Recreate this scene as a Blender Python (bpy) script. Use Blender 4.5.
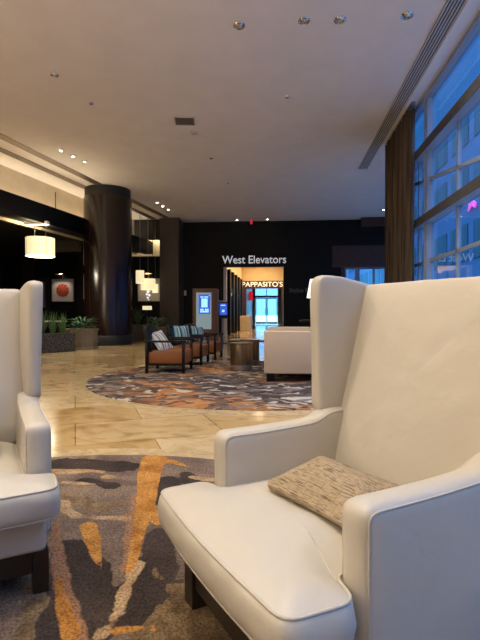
import bpy, bmesh, math, random
from mathutils import Vector, Matrix, noise as mnoise
PI = math.pi
R = math.radians
random.seed(7)
for o in list(bpy.data.objects): bpy.data.objects.remove(o)
S = bpy.context.scene
C = S.collection

# ------------------------------------------------------------ camera
EYE = 1.05
cam = bpy.data.cameras.new('camera'); camo = bpy.data.objects.new('camera', cam); C.objects.link(camo)
camo.location = (0, 0, EYE); camo.rotation_euler = (R(90 - 0.84), 0, R(5.0))
cam.sensor_fit = 'VERTICAL'; cam.sensor_height = 36; cam.lens = 27; cam.clip_end = 300
S.camera = camo
# ------------------------------------------------------------ world and exposure
S.view_settings.view_transform = 'Standard'; S.view_settings.look = 'None'
S.view_settings.exposure = 0.98; S.view_settings.gamma = 1.0
W = bpy.data.worlds.new('dusk'); S.world = W; W.use_nodes = True
nt = W.node_tree; nt.nodes.clear()
wo = nt.nodes.new('ShaderNodeOutputWorld'); bg = nt.nodes.new('ShaderNodeBackground')
tc = nt.nodes.new('ShaderNodeTexCoord'); sp = nt.nodes.new('ShaderNodeSeparateXYZ')
r1 = nt.nodes.new('ShaderNodeValToRGB')
nt.links.new(tc.outputs['Generated'], sp.inputs[0]); nt.links.new(sp.outputs['Z'], r1.inputs[0])
r1.color_ramp.elements[0].position = 0.0; r1.color_ramp.elements[0].color = (.05, .18, .40, 1)
r1.color_ramp.elements[1].position = 0.5; r1.color_ramp.elements[1].color = (.03, .12, .33, 1)
e_ = r1.color_ramp.elements.new(.85); e_.color = (2.6, 3.4, 5.6, 1)
nt.links.new(r1.outputs[0], bg.inputs[0]); bg.inputs[1].default_value = 1.0
nt.links.new(bg.outputs[0], wo.inputs[0])

# ------------------------------------------------------------ materials
def mat(name, col=(.5,.5,.5), rough=.5, metal=0, emit=None, es=0, spec=None, bump=None, coat=0, sss=0, fuzz=0):
    m = bpy.data.materials.new(name); m.use_nodes = True
    b = m.node_tree.nodes['Principled BSDF']
    b.inputs['Base Color'].default_value = (*col, 1); b.inputs['Roughness'].default_value = rough
    b.inputs['Metallic'].default_value = metal
    if spec is not None: b.inputs['Specular IOR Level'].default_value = spec
    if coat: b.inputs['Coat Weight'].default_value = coat; b.inputs['Coat Roughness'].default_value = .12
    if fuzz: b.inputs['Sheen Weight'].default_value = fuzz
    if emit: b.inputs['Emission Color'].default_value = (*emit, 1); b.inputs['Emission Strength'].default_value = es
    # subtle procedural tone variation and bump on every material
    sc, st, var = bump or (30, .03, .06)
    n = NT(m); t = n.noise(sc, 3)
    if not metal and not emit:
        mx = n.mix(n.ramp(t, [(.3, tuple(c*(1-var) for c in col)), (.7, tuple(min(1, c*(1+var)) for c in col))]))
        n.link(mx, b.inputs['Base Color'])
    if st:
        bp = n.new('ShaderNodeBump'); bp.inputs['Strength'].default_value = st*10 if st < .1 else st; bp.inputs['Distance'].default_value = .002
        n.link(t, bp.inputs['Height']); n.link(bp.outputs[0], b.inputs['Normal'])
    return m
class NT:
    def __init__(s, m): s.t = m.node_tree; s.b = s.t.nodes['Principled BSDF']; s._co = None
    def new(s, k): return s.t.nodes.new(k)
    def link(s, a, b): s.t.links.new(a, b)
    def co(s, scale=(1,1,1), rot=(0,0,0), space='Object', loc=(0,0,0)):
        tcn = s.new('ShaderNodeTexCoord'); mp = s.new('ShaderNodeMapping')
        mp.inputs['Scale'].default_value = scale; mp.inputs['Rotation'].default_value = rot; mp.inputs['Location'].default_value = loc
        s.link(tcn.outputs[space], mp.inputs[0]); return mp.outputs[0]
    def noise(s, scale, detail=3, vec=None, dist=0, out='Fac'):
        n = s.new('ShaderNodeTexNoise'); n.inputs['Scale'].default_value = scale; n.inputs['Detail'].default_value = detail
        n.inputs['Distortion'].default_value = dist
        s.link(vec if vec is not None else s.co(), n.inputs['Vector']); return n.outputs[out]
    def ramp(s, f, stops, const=False):
        r = s.new('ShaderNodeValToRGB'); e = r.color_ramp.elements
        if const: r.color_ramp.interpolation = 'CONSTANT'
        while len(e) < len(stops): e.new(.5)
        for k, (p, c) in enumerate(stops): e[k].position = p; e[k].color = (*c[:3], 1)
        s.link(f, r.inputs[0]); return r.outputs[0]
    def mix(s, a): return a
    def mixc(s, f, a, b, mode='MIX'):
        n = s.new('ShaderNodeMix'); n.data_type = 'RGBA'; n.blend_type = mode
        for v, i in ((f, n.inputs['Factor']), (a, n.inputs[6]), (b, n.inputs[7])):
            if isinstance(v, (int, float)): i.default_value = v
            elif isinstance(v, tuple): i.default_value = (*v, 1)
            else: s.link(v, i)
        return n.outputs[2]
    def math(s, op, a, b=0):
        n = s.new('ShaderNodeMath'); n.operation = op
        for v, i in ((a, n.inputs[0]), (b, n.inputs[1])):
            if isinstance(v, (int, float)): i.default_value = v
            else: s.link(v, i)
        return n.outputs[0]
    def bump(s, h, strength=.3, dist=.005):
        b = s.new('ShaderNodeBump'); b.inputs['Strength'].default_value = strength; b.inputs['Distance'].default_value = dist
        s.link(h, b.inputs['Height']); s.link(b.outputs[0], s.b.inputs['Normal'])
    def color(s, c): s.link(c, s.b.inputs['Base Color'])

def base(name, rough=.5, metal=0, spec=.5):
    m = bpy.data.materials.new(name); m.use_nodes = True; b = m.node_tree.nodes['Principled BSDF']
    b.inputs['Roughness'].default_value = rough; b.inputs['Metallic'].default_value = metal; b.inputs['Specular IOR Level'].default_value = spec
    return m, NT(m)

def leather(name, col, rough=.42):
    m, n = base(name, rough)
    big = n.noise(3.2, 3); mid = n.noise(14, 4, dist=.8)
    n.color(n.mixc(n.math('MULTIPLY', big, .35), col, tuple(c*.82 for c in col)))
    v = n.new('ShaderNodeTexVoronoi'); v.inputs['Scale'].default_value = 260; n.link(n.co(), v.inputs['Vector'])
    crease = n.math('ADD', n.math('MULTIPLY', v.outputs['Distance'], .10), n.math('ADD', n.math('MULTIPLY', mid, .8), n.math('MULTIPLY', big, 2.2)))
    n.bump(crease, .22, .008)
    return m
M = {}
M['white_leather'] = leather('white_leather', (.56, .51, .43))
M['cognac'] = leather('cognac_leather', (.27, .088, .022), .35)
M['cream_fabric'] = mat('cream_fabric', (.62, .49, .36), .75, bump=(220, .05, .06))
M['piping'] = mat('piping', (.53, .48, .40), .55)
M['dark_wood'] = mat('dark_wood', (.018, .012, .010), .3, bump=(12, .02, .4))
M['black_wood'] = mat('black_wood', (.005, .0045, .005), .4, spec=.25, bump=(12, .02, .3))
M['brass'] = mat('brass', (.55, .38, .18), .35, 1)
M['chrome'] = mat('chrome', (.75, .74, .72), .12, 1)
M['ceiling'] = mat('ceiling_paint', (.78, .74, .72), .9, bump=(2, .0, .03))
M['slot'] = mat('slot_metal', (.20, .17, .15), .4, .8)
M['slat'] = mat('diffuser_slat', (.50, .48, .49), .5)
M['black'] = mat('black_matte', (.006, .006, .007), .55)
M['steel'] = mat('grey_metal', (.35, .34, .34), .35, .9)
M['cream_wall'] = mat('cream_wall', (.72, .60, .42), .8, bump=(3, .0, .05))
M['warm_lit_wall'] = mat('warm_lit_wall', (.74, .52, .25), .8, bump=(3, .0, .05))  # cream wall with the warm lamp glow put into its colour
M['bulb'] = mat('bulb_glow', (1, .95, .85), .5, emit=(1, .88, .68), es=14)
M['shade'] = mat('drum_shade', (.85, .78, .55), .8, emit=(1, .83, .45), es=.42)
M['shade_far'] = mat('pendant_shade', (.85, .78, .5), .8, emit=(1, .86, .5), es=.42)
M['shade_white'] = mat('white_lamp_shade', (.85, .84, .82), .8, emit=(1, .95, .9), es=.75)
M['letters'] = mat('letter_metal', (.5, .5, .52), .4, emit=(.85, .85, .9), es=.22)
M['letters_dim'] = mat('letter_dark_metal', (.10, .10, .10), .4, .3)
M['neon'] = mat('sign_letters', (.9, .8, .7), .4, emit=(1, .80, .62), es=.42)
M['exit_red'] = mat('exit_red', (.5, .02, .03), .4, emit=(1, .03, .05), es=.25)
M['tan_stone'] = mat('tan_laminate', (.56, .43, .27), .5)
M['frame_sky_tint'] = mat('window_frame', (.27, .32, .42), .4, .1)  # aluminium, with its blue reflection put into the colour
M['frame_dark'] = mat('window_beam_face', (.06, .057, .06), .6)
M['art_paper'] = mat('art_paper', (.62, .55, .50), .6)
M['wall_dark'] = mat('wall_dark', (.0035, .0032, .004), .5, spec=.2, bump=(4, .0, .3))
M['dark_panel'] = mat('dark_panel', (.014, .012, .011), .5, spec=.25, bump=(8, .0, .3))
M['soil'] = mat('pebbles', (.10, .09, .08), .9, bump=(40, .05, .6))
M['greenery'] = mat('blade_leaf', (.09, .19, .06), .5, bump=(20, .0, .4))
M['leafy'] = mat('broad_leaf', (.09, .19, .09), .4, bump=(20, .0, .4))
M['screen_off'] = mat('screen_grey', (.08, .10, .11), .25, emit=(.30, .42, .45), es=.28)
M['screen_blue'] = mat('screen_blue', (.01, .02, .1), .25, emit=(.015, .05, .30), es=1.0)
M['screen_light'] = mat('screen_light', (.2, .4, .7), .25, emit=(.22, .50, 1.0), es=.85)
M['fascia_brown'] = mat('fascia_brown', (.05, .018, .012), .5, bump=(6, .0, .3))

# wood grain
def wood(name, a, b, rough=.4, sc=(1, 1, 1), spec=.5):
    m, n = base(name, rough, spec=spec)
    f = n.noise(8, 5, n.co((sc[0], sc[1], sc[2])), 1.2)
    n.color(n.ramp(f, [(.3, a), (.7, b)])); n.bump(f, .1, .002); return m
M['pot_wood'] = wood('planter_wood', (.17, .145, .105), (.32, .27, .19), .6, (1, 1, 12))
M['kiosk_wood'] = wood('kiosk_wood', (.07, .026, .014), (.15, .055, .028), .4, (8, 8, .6))
M['pillar_wood'] = wood('pillar_wood', (.050, .036, .026), (.075, .055, .04), .5, (6, 6, .4))
M['lobby_wood'] = wood('red_brown_wood', (.045, .016, .010), (.09, .03, .018), .35, (8, 8, .5))
# column: bookmatched chevron veneer
m, n = base('column_veneer', .22, spec=.6); M['column'] = m
tcn = n.new('ShaderNodeTexCoord'); sx = n.new('ShaderNodeSeparateXYZ'); n.link(tcn.outputs['Object'], sx.inputs[0])
ang = n.math('ARCTAN2', sx.outputs['Y'], sx.outputs['X'])
tri = n.math('PINGPONG', n.math('MULTIPLY', ang, .79), .62)
ph = n.math('ADD', n.math('MULTIPLY', tri, 1.5), n.math('MULTIPLY', sx.outputs['Z'], 1.0))
cb = n.new('ShaderNodeCombineXYZ'); n.link(n.math('MULTIPLY', ph, 9), cb.inputs[0]); n.link(ang, cb.inputs[1])
f = n.noise(1.3, 4, cb.outputs[0]); n.color(n.ramp(f, [(.3, (.006, .003, .0025)), (.7, (.017, .007, .005))]))
# granite
m, n = base('granite', .35); M['granite'] = m
f = n.noise(22, 5); n.color(n.ramp(f, [(.38, (.012, .012, .013)), (.5, (.06, .058, .055)), (.66, (.17, .16, .15))]))
# gold drum
m, n = base('bronze_metal', .3, .9); M['bronze'] = m
f = n.noise(4, 3, n.co((8, 8, 1))); n.color(n.ramp(f, [(.3, (.16, .12, .08)), (.7, (.30, .23, .15))]))
# curtain cloth
m, n = base('curtain_cloth', .8); M['curtain'] = m
f = n.noise(22, 3, n.co((1, 1, .03))); n.color(n.ramp(f, [(.35, (.03, .02, .012)), (.65, (.15, .105, .07))]))  # vertical streaks paint the shade of the folds into the cloth
m, n = base('teal_sheer', .8); M['teal'] = m
f = n.noise(3, 3, n.co((6, 6, .05))); n.color(n.ramp(f, [(.35, (.02, .07, .09)), (.7, (.07, .20, .24))]))
# lumbar pillow weave
m, n = base('woven_tan', .85); M['pillow_tan'] = m
f = n.noise(5, 5, n.co((4, 40, 40)), .4); g = n.noise(70, 2, n.co((3, 1, 1)))
c1 = n.ramp(f, [(.33, (.11, .075, .045)), (.43, (.32, .24, .15)), (.55, (.44, .34, .215)), (.68, (.20, .145, .09))])
br = n.new('ShaderNodeTexBrick'); n.link(n.co((1, 1, 1), (0, 0, 0)), br.inputs['Vector'])
br.inputs['Scale'].default_value = 13; br.inputs['Brick Width'].default_value = .45; br.inputs['Row Height'].default_value = .55
br.inputs['Color1'].default_value = (1, 1, 1, 1); br.inputs['Color2'].default_value = (.88, .85, .8, 1); br.inputs['Mortar'].default_value = (.45, .36, .28, 1); br.inputs['Mortar Size'].default_value = .012
n.color(n.mixc(.5, c1, br.outputs['Color'], 'MULTIPLY')); n.bump(g, .5, .003)
# striped pillows
def stripes(name, cols, freq=3.2):
    m, n = base(name, .85)
    tcn = n.new('ShaderNodeTexCoord'); sx = n.new('ShaderNodeSeparateXYZ'); n.link(tcn.outputs['Object'], sx.inputs[0])
    f = n.math('FRACT', n.math('MULTIPLY', n.math('ADD', sx.outputs['X'], 2), freq*2))
    k = len(cols); n.color(n.ramp(f, [(i/k, c) for i, c in enumerate(cols)], True)); return m
M['stripe_blue'] = stripes('stripe_blue', [(.08, .30, .42), (.55, .55, .50), (.02, .04, .08), (.10, .36, .50), (.35, .50, .52)])
M['stripe_grey'] = stripes('stripe_grey', [(.50, .50, .50), (.10, .12, .16), (.55, .54, .52), (.28, .34, .42), (.60, .58, .55)])
# marble tile floor
m, n = base('marble_floor', .14, spec=.55); M['floor'] = m
co = n.co((1, 1, 1), (0, 0, R(-24)))
br = n.new('ShaderNodeTexBrick'); n.link(co, br.inputs['Vector']); br.inputs['Scale'].default_value = 1
br.inputs['Brick Width'].default_value = 1.25; br.inputs['Row Height'].default_value = .8; br.inputs['Mortar Size'].default_value = .004
br.inputs['Color1'].default_value = (.62, .48, .28, 1); br.inputs['Color2'].default_value = (.49, .325, .135, 1); br.inputs['Mortar'].default_value = (.22, .15, .08, 1)
f = n.noise(2.2, 6, n.co(), 1.5); v = n.ramp(f, [(.30, (.66, .58, .46)), (.52, (1, 1, 1)), (.75, (1.0, .93, .82))])
g = n.noise(16, 5, n.co(), 2); v2 = n.ramp(g, [(.28, (.62, .50, .36)), (.40, (1, 1, 1))])
n.color(n.mixc(.6, n.mixc(1.0, br.outputs['Color'], v, 'MULTIPLY'), v2, 'MULTIPLY'))
m, n = base('marble_border', .16, spec=.55); M['border'] = m
f = n.noise(9, 6, n.co(), 1.5); n.color(n.ramp(f, [(.3, (.40, .29, .15)), (.6, (.58, .44, .25))]))
# outdoor
M['asphalt'] = mat('paving', (.18, .19, .21), .8)
M['facade'] = mat('opposite_facade', (.09, .18, .30), .7)
M['daylight_facade'] = mat('daylight_facade', (.45, .75, .85), .7)  # cyan daylight beyond the doors put into the wall colour
# window glass: thin sheet, clear with a mirror layer
def glass(name, tint, refl_ior=1.8, rough=.0):
    m = bpy.data.materials.new(name); m.use_nodes = True; t = m.node_tree; t.nodes.clear()
    o = t.nodes.new('ShaderNodeOutputMaterial'); mx = t.nodes.new('ShaderNodeMixShader'); tr = t.nodes.new('ShaderNodeBsdfTransparent')
    gl = t.nodes.new('ShaderNodeBsdfGlossy'); fr = t.nodes.new('ShaderNodeFresnel'); fr.inputs['IOR'].default_value = refl_ior
    ge = t.nodes.new('ShaderNodeNewGeometry'); mr = t.nodes.new('ShaderNodeMapRange'); mr.inputs['To Min'].default_value = refl_ior; mr.inputs['To Max'].default_value = 1/refl_ior
    t.links.new(ge.outputs['Backfacing'], mr.inputs['Value']); t.links.new(mr.outputs[0], fr.inputs['IOR'])
    tr.inputs[0].default_value = (*tint, 1); gl.inputs['Roughness'].default_value = rough
    t.links.new(fr.outputs[0], mx.inputs[0]); t.links.new(tr.outputs[0], mx.inputs[1]); t.links.new(gl.outputs[0], mx.inputs[2]); t.links.new(mx.outputs[0], o.inputs[0])
    return m
M['glass'] = glass('window_glass', (.68, .88, 1.0), 1.5)
M['clear_glass'] = glass('clear_glass', (.92, .96, .97), 1.45)

# ------------------------------------------------------------ mesh helpers
def NB(): return bmesh.new()
def merge(bm, other, mx=None):
    if mx is not None: bmesh.ops.transform(other, matrix=mx, verts=other.verts)
    tmp = bpy.data.meshes.new('tmp'); other.to_mesh(tmp); bm.from_mesh(tmp); bpy.data.meshes.remove(tmp); other.free()
def box(bm, x0, x1, y0, y1, z0, z1, bev=0, seg=2, mx=None):
    b = bmesh.new(); bmesh.ops.create_cube(b, size=1)
    bmesh.ops.scale(b, vec=(x1-x0, y1-y0, z1-z0), verts=b.verts); bmesh.ops.translate(b, vec=((x0+x1)/2, (y0+y1)/2, (z0+z1)/2), verts=b.verts)
    if bev: bmesh.ops.bevel(b, geom=list(b.edges), offset=bev, segments=seg, affect='EDGES', profile=.5)
    merge(bm, b, mx); return bm
def prism(bm, pts, z0, z1, bev=0):
    b = bmesh.new(); v0 = [b.verts.new((x, y, z0)) for x, y in pts]; v1 = [b.verts.new((x, y, z1)) for x, y in pts]; k = len(pts)
    b.faces.new(v0[::-1]); b.faces.new(v1)
    for i in range(k): b.faces.new((v0[i], v0[(i+1) % k], v1[(i+1) % k], v1[i]))
    bmesh.ops.recalc_face_normals(b, faces=b.faces)
    if bev: bmesh.ops.bevel(b, geom=list(b.edges), offset=bev, segments=2, affect='EDGES', profile=.5)
    merge(bm, b); return bm
def lathe(bm, prof, cx=0, cy=0, seg=32, mx=None):
    b = bmesh.new(); rings = []
    for r, z in prof:
        if r < 1e-5: rings.append([b.verts.new((cx, cy, z))])
        else: rings.append([b.verts.new((cx+r*math.cos(2*PI*i/seg), cy+r*math.sin(2*PI*i/seg), z)) for i in range(seg)])
    for a, c in zip(rings, rings[1:]):
        for i in range(seg):
            j = (i+1) % seg
            if len(a) == 1 and len(c) == 1: continue
            if len(a) == 1: b.faces.new((a[0], c[i], c[j]))
            elif len(c) == 1: b.faces.new((a[i], c[0], a[j]))
            else: b.faces.new((a[i], c[i], c[j], a[j]))
    bmesh.ops.recalc_face_normals(b, faces=b.faces)
    merge(bm, b, mx); return bm
def tube(bm, pts, r, seg=8, closed=False):
    P = [Vector(p) for p in pts]; b = bmesh.new(); rings = []; k = len(P); up = Vector((0, 0, 1)); prev = None
    for i, p in enumerate(P):
        a = P[i-1] if (i > 0 or closed) else p; c = P[(i+1) % k] if (i < k-1 or closed) else p
        t = (c-a).normalized()
        if prev is None: u = t.orthogonal().normalized()
        else:
            u = prev - t*prev.dot(t)
            u = u.normalized() if u.length > 1e-6 else t.orthogonal().normalized()
        prev = u; w = t.cross(u); rr = r[i] if isinstance(r, (list, tuple)) else r
        rings.append([b.verts.new(p + u*rr*math.cos(2*PI*j/seg) + w*rr*math.sin(2*PI*j/seg)) for j in range(seg)])
    for i in range(k if closed else k-1):
        A, D = rings[i], rings[(i+1) % k]
        for j in range(seg): b.faces.new((A[j], A[(j+1) % seg], D[(j+1) % seg], D[j]))
    if not closed: b.faces.new(rings[0][::-1]); b.faces.new(rings[-1])
    bmesh.ops.recalc_face_normals(b, faces=b.faces)
    merge(bm, b); return bm
def resample(pts, step, rad=.03, rseg=4):
    """closed outline with rounded corners, evenly resampled"""
    k = len(pts); out = []
    for i in range(k):
        p = Vector(pts[i]).to_2d() if len(pts[i]) == 2 else Vector(pts[i][:2]); rd = max(.034, pts[i][2] if len(pts[i]) > 2 else rad)
        a = Vector(pts[i-1][:2]); c = Vector(pts[(i+1) % k][:2])
        da = (a-p); dc = (c-p); r_ = min(rd, da.length*.48, dc.length*.48)
        A = p+da.normalized()*r_; D = p+dc.normalized()*r_
        for j in range(rseg+1):
            t = j/rseg; out.append(A*(1-t)**2 + p*2*t*(1-t) + D*t*t)
    res = []
    for i in range(len(out)):
        a = out[i]; c = out[(i+1) % len(out)]; L = (c-a).length; m_ = max(1, int(L/step))
        for j in range(m_): res.append(a.lerp(c, j/m_))
    fin = [res[0]]
    for p in res[1:]:
        if (p-fin[-1]).length > step*.2: fin.append(p)
    return fin
def pad(outline, z0, z1, crown=.03, crown0=0, edge=.02, bulge=.012, centre=None, rings=9, wob=0, seed=0, fall=.09):
    """upholstered pad: closed outline lofted over its star centre. returns bm and the top/bottom seam loops"""
    b = bmesh.new(); k = len(outline)
    c = Vector(centre) if centre else sum(outline, Vector((0, 0)))/k
    nrm = []
    for i in range(k):
        t = (outline[(i+1) % k]-outline[i-1]); nn = Vector((t.y, -t.x)).normalized()
        if nn.dot(outline[i]-c) < 0 and k < 5: nn = -nn
        nrm.append(nn)
    area = sum(outline[i].x*outline[(i+1) % k].y-outline[(i+1) % k].x*outline[i].y for i in range(k))
    if area < 0: nrm = [-v for v in nrm]
    L = []; H = z1-z0; top = []; bot = []
    ins = [outline[i]-nrm[i]*edge for i in range(k)]; ds = [(ins[(i+1) % k]-ins[i-1]).length/2 for i in range(k)]
    def soft(p):
        t_ = 0
        for q, d_ in zip(ins, ds):
            r2 = (p-q).length_squared
            if r2 < 1e-7: return 0
            t_ += d_/(r2*math.sqrt(r2))
        return math.sqrt(2/t_)
    cmax = 1-math.exp(-soft(c)/fall)
    def cr(p): return min(1, (1-math.exp(-soft(p)/fall))/cmax)
    def ring(fn, z): L.append([b.verts.new((*fn(i), z(i) if callable(z) else z)) for i in range(k)])
    rings = rings+4
    def wb(p): return wob*mnoise.noise(Vector((p.x*5+seed, p.y*5, seed))) + wob*.5*mnoise.noise(Vector((p.x*13+seed, p.y*13, seed)))
    L.append([b.verts.new((c.x, c.y, z0-crown0))])
    for j in range(1, rings):
        s = j/rings
        ring(lambda i: c+(ins[i]-c)*s, lambda i: z0-crown0*cr(c+(ins[i]-c)*s))
    ring(lambda i: outline[i]-nrm[i]*edge, z0)
    ring(lambda i: outline[i]-nrm[i]*edge*.3, z0+edge*.25); bot = [(*(outline[i]-nrm[i]*edge*.3), z0+edge*.25) for i in range(k)]
    for s in (.14, .3, .5, .7, .86):
        bl = bulge*math.sin(PI*s)
        ring(lambda i: outline[i]+nrm[i]*(bl + .5*wob*mnoise.noise(Vector((outline[i].x*14, outline[i].y*14, s*3+seed)))), z0+H*s)
    ring(lambda i: outline[i]-nrm[i]*edge*.3, z1-edge*.25); top = [(*(outline[i]-nrm[i]*edge*.3), z1-edge*.25) for i in range(k)]
    ring(lambda i: outline[i]-nrm[i]*edge, lambda i: z1)
    for j in range(rings-1, 0, -1):
        s = j/rings
        ring(lambda i: c+(ins[i]-c)*s, lambda i: z1+crown*cr(c+(ins[i]-c)*s)+wb(c+(outline[i]-c)*s)*(1-s**4))
    L.append([b.verts.new((c.x, c.y, z1+crown+wb(c)))])
    for A, D in zip(L, L[1:]):
        for i in range(k):
            j = (i+1) % k
            if len(A) == 1: b.faces.new((A[0], D[i], D[j]))
            elif len(D) == 1: b.faces.new((A[i], D[0], A[j]))
            else: b.faces.new((A[i], D[i], D[j], A[j]))
    bmesh.ops.recalc_face_normals(b, faces=b.faces)
    return b, top, bot
def obj(name, bm, m, parent=None, smooth=None, loc=None, rot=None):
    me = bpy.data.meshes.new(name); bm.to_mesh(me); bm.free(); me.materials.append(m if not isinstance(m, str) else M[m])
    if smooth is not None:
        for p in me.polygons: p.use_smooth = True
        if smooth > 0:
            bm2 = bmesh.new(); bm2.from_mesh(me)
            for e in bm2.edges:
                if len(e.link_faces) == 2 and e.calc_face_angle(0) > R(smooth): e.smooth = False
            bm2.to_mesh(me); bm2.free()
    o = bpy.data.objects.new(name, me); C.objects.link(o)
    if loc: o.location = loc
    if rot: o.rotation_euler = rot
    if parent: o.parent = parent
    return o
def tag(o, label, cat, group=None):
    o['label'] = label; o['category'] = cat
    if group: o['group'] = group
    return o
def thing(name, label, cat, loc=(0,0,0), rz=0, group=None):
    o = bpy.data.objects.new(name, None); C.objects.link(o); o.empty_display_size = .1
    o.location = loc; o.rotation_euler = (0, 0, rz); return tag(o, label, cat, group)
def struct(name, bm, m, smooth=None, loc=None):
    o = obj(name, bm, m, None, smooth, loc); o['kind'] = 'structure'; return o
def dup(root, loc, rz, label=None, group=None):
    r = root.copy(); C.objects.link(r); r.location = loc
    if rz is not None: r.rotation_euler = (0, 0, rz)
    if label: r['label'] = label
    if group: r['group'] = group
    for ch in list(root.children):
        c = ch.copy(); C.objects.link(c); c.parent = r
        for g in list(ch.children):
            d = g.copy(); C.objects.link(d); d.parent = c
    return r
def light(name, kind, loc, energy, col, parent=None, size=.1, rot=None, **kw):
    l = bpy.data.lights.new(name, kind); l.energy = energy; l.color = col
    if kind == 'AREA':
        l.shape = 'RECTANGLE'; l.size = kw.get('sx', 1); l.size_y = kw.get('sy', 1)
    else: l.shadow_soft_size = size
    if kind == 'SPOT': l.spot_size = kw.get('angle', R(110)); l.spot_blend = kw.get('blend', .8)
    o = bpy.data.objects.new(name, l); C.objects.link(o); o.location = loc
    if rot: o.rotation_euler = rot
    if parent: o.parent = parent
    return o
def floor_point(u, v):
    """point of the floor where the photograph shows it (480x640 frame)"""
    d = camo.rotation_euler.to_matrix() @ Vector(((u-240)/480, (320-v)/480, -1)); t = EYE/-d.z
    return d.x*t, d.y*t

CEIL = 5.15
WX = 2.62    # inner face of the window wall
BY = 21.5    # back wall
WARM = (1, .87, .69)

# ============================================================ structure
struct('floor', prism(NB(), [(-14, -6), (WX+.3, -6), (WX+.3, 12), (5.5, 21.8), (.3, 21.8), (.3, 45.1), (-3.2, 45.1), (-3.2, 21.8), (-14, 21.8)], -.1, 0), 'floor')
struct('ceiling', prism(NB(), [(-14, -6), (WX+.2, -6), (WX+.2, 12.0), (5.4, 21.6), (-14, 21.6)], CEIL, CEIL+.15), 'ceiling')
struct('wall_front', box(NB(), -14, WX+.2, -6.2, -6, 0, CEIL), 'cream_wall')
struct('wall_left', box(NB(), -14.2, -14, -6, 21.7, 0, CEIL), 'wall_dark')
b = NB(); box(b, -14, -2.6, BY, BY+.3, 0, CEIL); box(b, .06, 2.75, BY, BY+.3, 0, CEIL); box(b, -2.6, .06, BY, BY+.3, 3.12, CEIL)
box(b, 2.75, 5.4, BY, BY+.3, 3.06, CEIL); box(b, 2.75, 5.4, BY, BY+.3, 0, 1.2)
struct('wall_back', b, 'wall_dark')
struct('trim_1', box(NB(), -2.62, -2.5, BY-.03, BY+.3, 0, 3.1), 'slat')                    # pale jamb of the passage
struct('trim_2', box(box(box(NB(), 2.2, 5.25, BY-.12, BY, 3.06, 4.0), 3.4, 5.15, BY-.5, BY-.12, 4.75, CEIL), 2.6, 2.75, BY-.06, BY, .8, 3.06), 'fascia_brown')
# rear window behind the lobby
b = NB(); box(b, 2.75, 5.4, BY+.1, BY+.2, 1.2, 1.28); box(b, 2.75, 5.4, BY+.1, BY+.2, 2.98, 3.06)
for x in (2.78, 3.32, 4.02, 4.7): box(b, x-.05 if x != 3.32 else x-.11, x+.05 if x != 3.32 else x+.09, BY+.08, BY+.2, 1.2, 3.06)
w = struct('window_2', b, 'frame_sky_tint'); g = obj('pane', box(NB(), 2.75, 5.4, BY+.14, BY+.15, 1.25, 3.0), 'glass', w)
# return wall past the window, and the side wing with its own glazing
wa, wb_ = Vector((WX+.20, 12.0)), Vector((5.42, 21.6)); wd = (wb_-wa).normalized(); wn = Vector((wd.y, -wd.x)); wl = (wb_-wa).length
def wing(bm, s0, s1, z0, z1, o0=0, o1=.14):
    return prism(bm, [(wa+wd*s0+wn*o0)[:], (wa+wd*s1+wn*o0)[:], (wa+wd*s1+wn*o1)[:], (wa+wd*s0+wn*o1)[:]], z0, z1)
b = NB(); wing(b, 0, wl, 0, .5); wing(b, 0, wl, 4.9, CEIL)
for s_ in (0, 2.2, 4.4, 6.6, 8.8, wl-.12): wing(b, s_, s_+.12, .5, 4.9)
w = struct('window_3', b, 'frame_sky_tint'); obj('pane', wing(NB(), .1, wl-.1, .5, 4.9, .06, .07), 'glass', w)

# window wall: low sill, two deep horizontal beams, posts, glazing bars
Y0, Y1 = -6, 12.0
wroot = struct('window_1', box(box(NB(), WX+.05, WX+.2, Y0, Y1, 0, .12), WX+.05, WX+.2, Y0, Y1, CEIL-.09, CEIL), 'frame_sky_tint')
for zb, zt in ((4.06, 4.20), (2.73, 2.86)):
    bm_ = obj('window_beam', box(NB(), WX, WX+.22, Y0, Y1, zb, zt), 'frame_sky_tint', wroot)
    obj('beam_face_shade', box(NB(), WX-.012, WX, Y0, Y1, zb-.005, zt+.02), 'frame_dark', bm_)  # dark strip paints the unlit room side of the beam
for y in (9.3, 5.1, .9, -3.3):
    obj('window_post', box(box(NB(), WX+.06, WX+.2, y-.06, y+.06, .12, CEIL-.09, .01), WX+.03, WX+.07, y-.025, y+.025, .12, CEIL-.09), 'frame_sky_tint', wroot)
for y in (11.9, 10.0, 7.85, 6.45, 3.7, 2.3, -.5, -1.9, -4.7):
    obj('glazing_bar', box(NB(), WX+.12, WX+.18, y-.03, y+.03, .12, 4.06), 'frame_sky_tint', wroot)
for z, sl in ((3.55, .11), (2.03, 0), (1.0, 0)):
    b = NB(); prism(b, [(Y0, z-.03-sl*14.2), (Y1, z-.03+sl*3.8), (Y1, z+.03+sl*3.8), (Y0, z+.03-sl*14.2)] if not sl else [(5.1, z-.03-.62), (Y1, z-.03+.42), (Y1, z+.03+.42), (5.1, z+.03-.62)], WX+.12, WX+.18)
    bmesh.ops.transform(b, matrix=Matrix(((0, 0, 1, 0), (1, 0, 0, 0), (0, 1, 0, 0), (0, 0, 0, 1))), verts=b.verts)
    obj('glazing_bar', b, 'frame_sky_tint', wroot)
obj('pane', box(NB(), WX+.145, WX+.155, Y0, Y1, .12, CEIL-.09), 'glass', wroot)

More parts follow.
